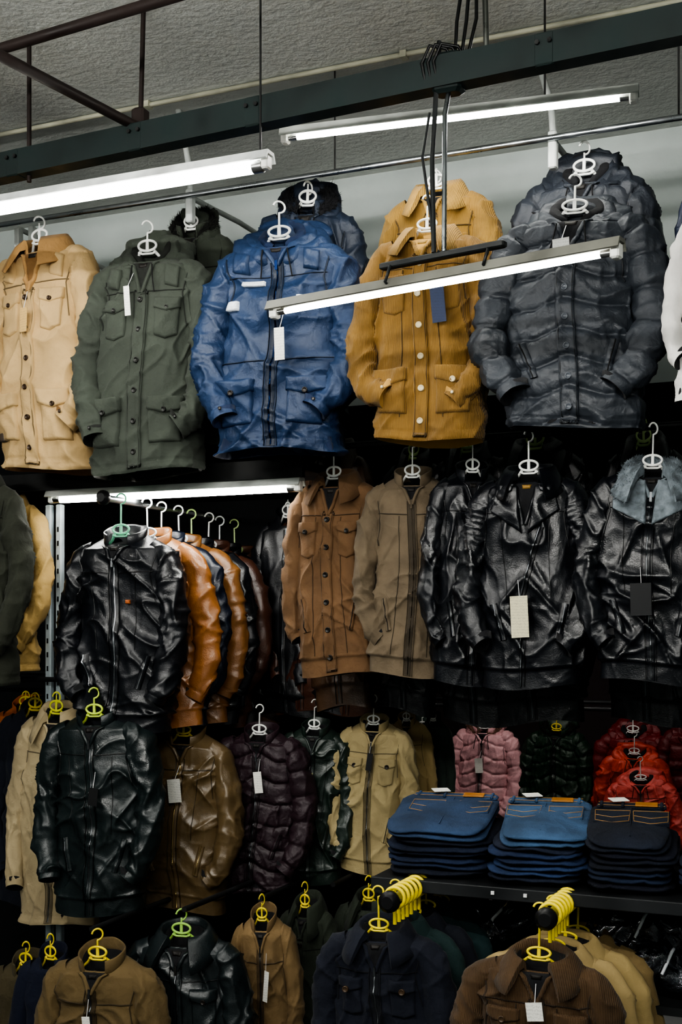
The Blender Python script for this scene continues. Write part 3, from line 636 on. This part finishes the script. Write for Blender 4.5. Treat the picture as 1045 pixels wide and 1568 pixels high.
# ======================================================= RACKS UNDER THE SHELF
for u,v,cs,w0,w1,v0,v1,nm in ((598,1380,['#0f1524','#183030','#0e1420','#1c3638','#0f1522'],468,704,1422,1740,'navy_jacket'),(838,1406,['#4f3a22','#A38F64','#A38F62','#7f6c48'],686,977,1466,1800,'brown_corduroy_jacket')):
    yy=2.68; p=P(u,v,yy)
    rail('clothes_rail',[(p[0],yy,p[2]),(p[0],3.0,p[2]),(p[0],3.6,p[2])],.012,knob=True)
    a_,b_=P(w0,v0,yy+.06),P(w1,v0,yy+.06); Wd=b_[0]-a_[0]-.02; cx=(a_[0]+b_[0])/2; zz=a_[2]; LL=zz-P((w0+w1)/2,v1,yy+.06)[2]
    for k,cc in enumerate(cs):
        jacket(nm if k==0 else 'cloth_jacket',0,0,0,0,yy+.07+.075*k,cc,'cord' if (k==0 and nm[0]=='b') else 'cloth','shirt','button' if nm[0]=='b' else 'zip',('chest',) if k==0 else (),
            x=(cx+.012*k,P((w0+w1)/2,v0,yy+.06)[2]),size=(Wd*.97,LL),dep=1 if k==0 else .55,lo=k>0,hang='#F2DC34',hook=p[2]+.022-P((w0+w1)/2,v0,yy+.06)[2],hrot=.05,yaw=3,
            tag=(.0,-.15,WT,.045,.06) if nm[0]=='b' and k==0 else None,btn='#4a3a2a',fwd=.6,arm=.3,vd=-.13)
    mb=MB(); hm=M('plastic','#F2DC34')
    for k in range(7):
        yk=yy+.03+.028*k; pts=[(.0,yk,-.06),(0,yk,-.03)]+[(.024*math.cos(t)-.0,yk,.002+.024*math.sin(t)) for t in np.linspace(-np.pi/2,np.pi*.95,14)]
        mb.tube(pts,.0045,hm,8)
    mb.obj('plastic_hanger_row',(p[0],0,p[2]))
for u,w,zc_,s in((700,.16,.80,1),(775,.17,.84,2),(960,.17,.83,3),(1040,.16,.80,4),(1000,.2,.88,5),(730,.18,.765,6)):
    mb=MB(); pillow(mb,(0,0,0),w,.12,.05,M('wrap','#1c222a'),np.array([s*3.3,s,s*2.]),nz=30,na=160,pe=3.2,ze=2.2,amp=.03,fr=16,rz=.1*s)
    mb.tube([(-.02,-.13,.0),(0,-.12,.05),(.01,0,.07),(0,.1,.05)],.004,M('plastic','#D8DCE0'),6)
    mb.obj('plastic_wrapped_garment',(P(u,0,3.12)[0],3.12,zc_-.02))
# ======================================================= STOCKROOM GARMENTS
RS=P(900,1075,7.2)[2]
for yr in(7.2,6.6): rail('clothes_rail',[(-4,yr,RS),(-1,yr,RS),(X1-.1,yr,RS)],.012,mt=dch,extra=lambda mb,yr=yr:[mb.tube([(x_,yr,RS),(x_,yr,2.4)],.006,dch,6) for x_ in(-3.6,1)])
jacket('pink_puffer_jacket',684,804,1114,1265,7.15,'#D9A8AC','puffer','fur','zip',ccol='#8a6a5a',tag=(.0,-.25,WT,.05,.1),hook=.14)
jacket('green_fur_hood_coat',796,914,1117,1290,7.15,'#1a3323','puffer','fur','zip',ccol='#16180f',hook=.12,hang='#E8D23A')
jacket('red_jacket',900,1045,1120,1290,7.2,'#6e181c','puffer','hood','zip',lo=True,hook=.12)
jacket('orange_jacket',910,1038,1153,1300,6.9,'#B83E26','nylon','hood','zip',hook=.12)
jacket('coral_jacket',916,1052,1193,1330,6.6,'#C05048','nylon','hood','zip',hook=.12)
jacket('maroon_jacket',1000,1120,1114,1290,7.1,'#5a1418','puffer','hood','zip',lo=True)
jacket('grey_coat',600,700,1114,1290,7.15,'#3b4a44','puffer','hood','zip',lo=True)
# ======================================================= WORLD / CAMERA
w=bpy.data.worlds.new('World'); bpy.context.scene.world=w; w.use_nodes=True
w.node_tree.nodes['Background'].inputs[0].default_value=(.5,.6,.7,1); w.node_tree.nodes['Background'].inputs[1].default_value=.05
cam=bpy.data.cameras.new('camera'); co=bpy.data.objects.new('camera',cam); bpy.context.scene.collection.objects.link(co)
co.location=(0,0,EYE); co.rotation_euler=(math.pi/2,0,TH)
cam.sensor_fit='VERTICAL'; cam.sensor_height=36; cam.lens=F/1568*36; cam.shift_y=(HOR-784)/1568; cam.clip_start=.05
bpy.context.scene.camera=co
vs=bpy.context.scene.view_settings; vs.view_transform='AgX'; vs.look='AgX - High Contrast'; vs.exposure=0.55
print('verts',sum(len(o.data.vertices) for o in bpy.data.objects if o.type=='MESH'))
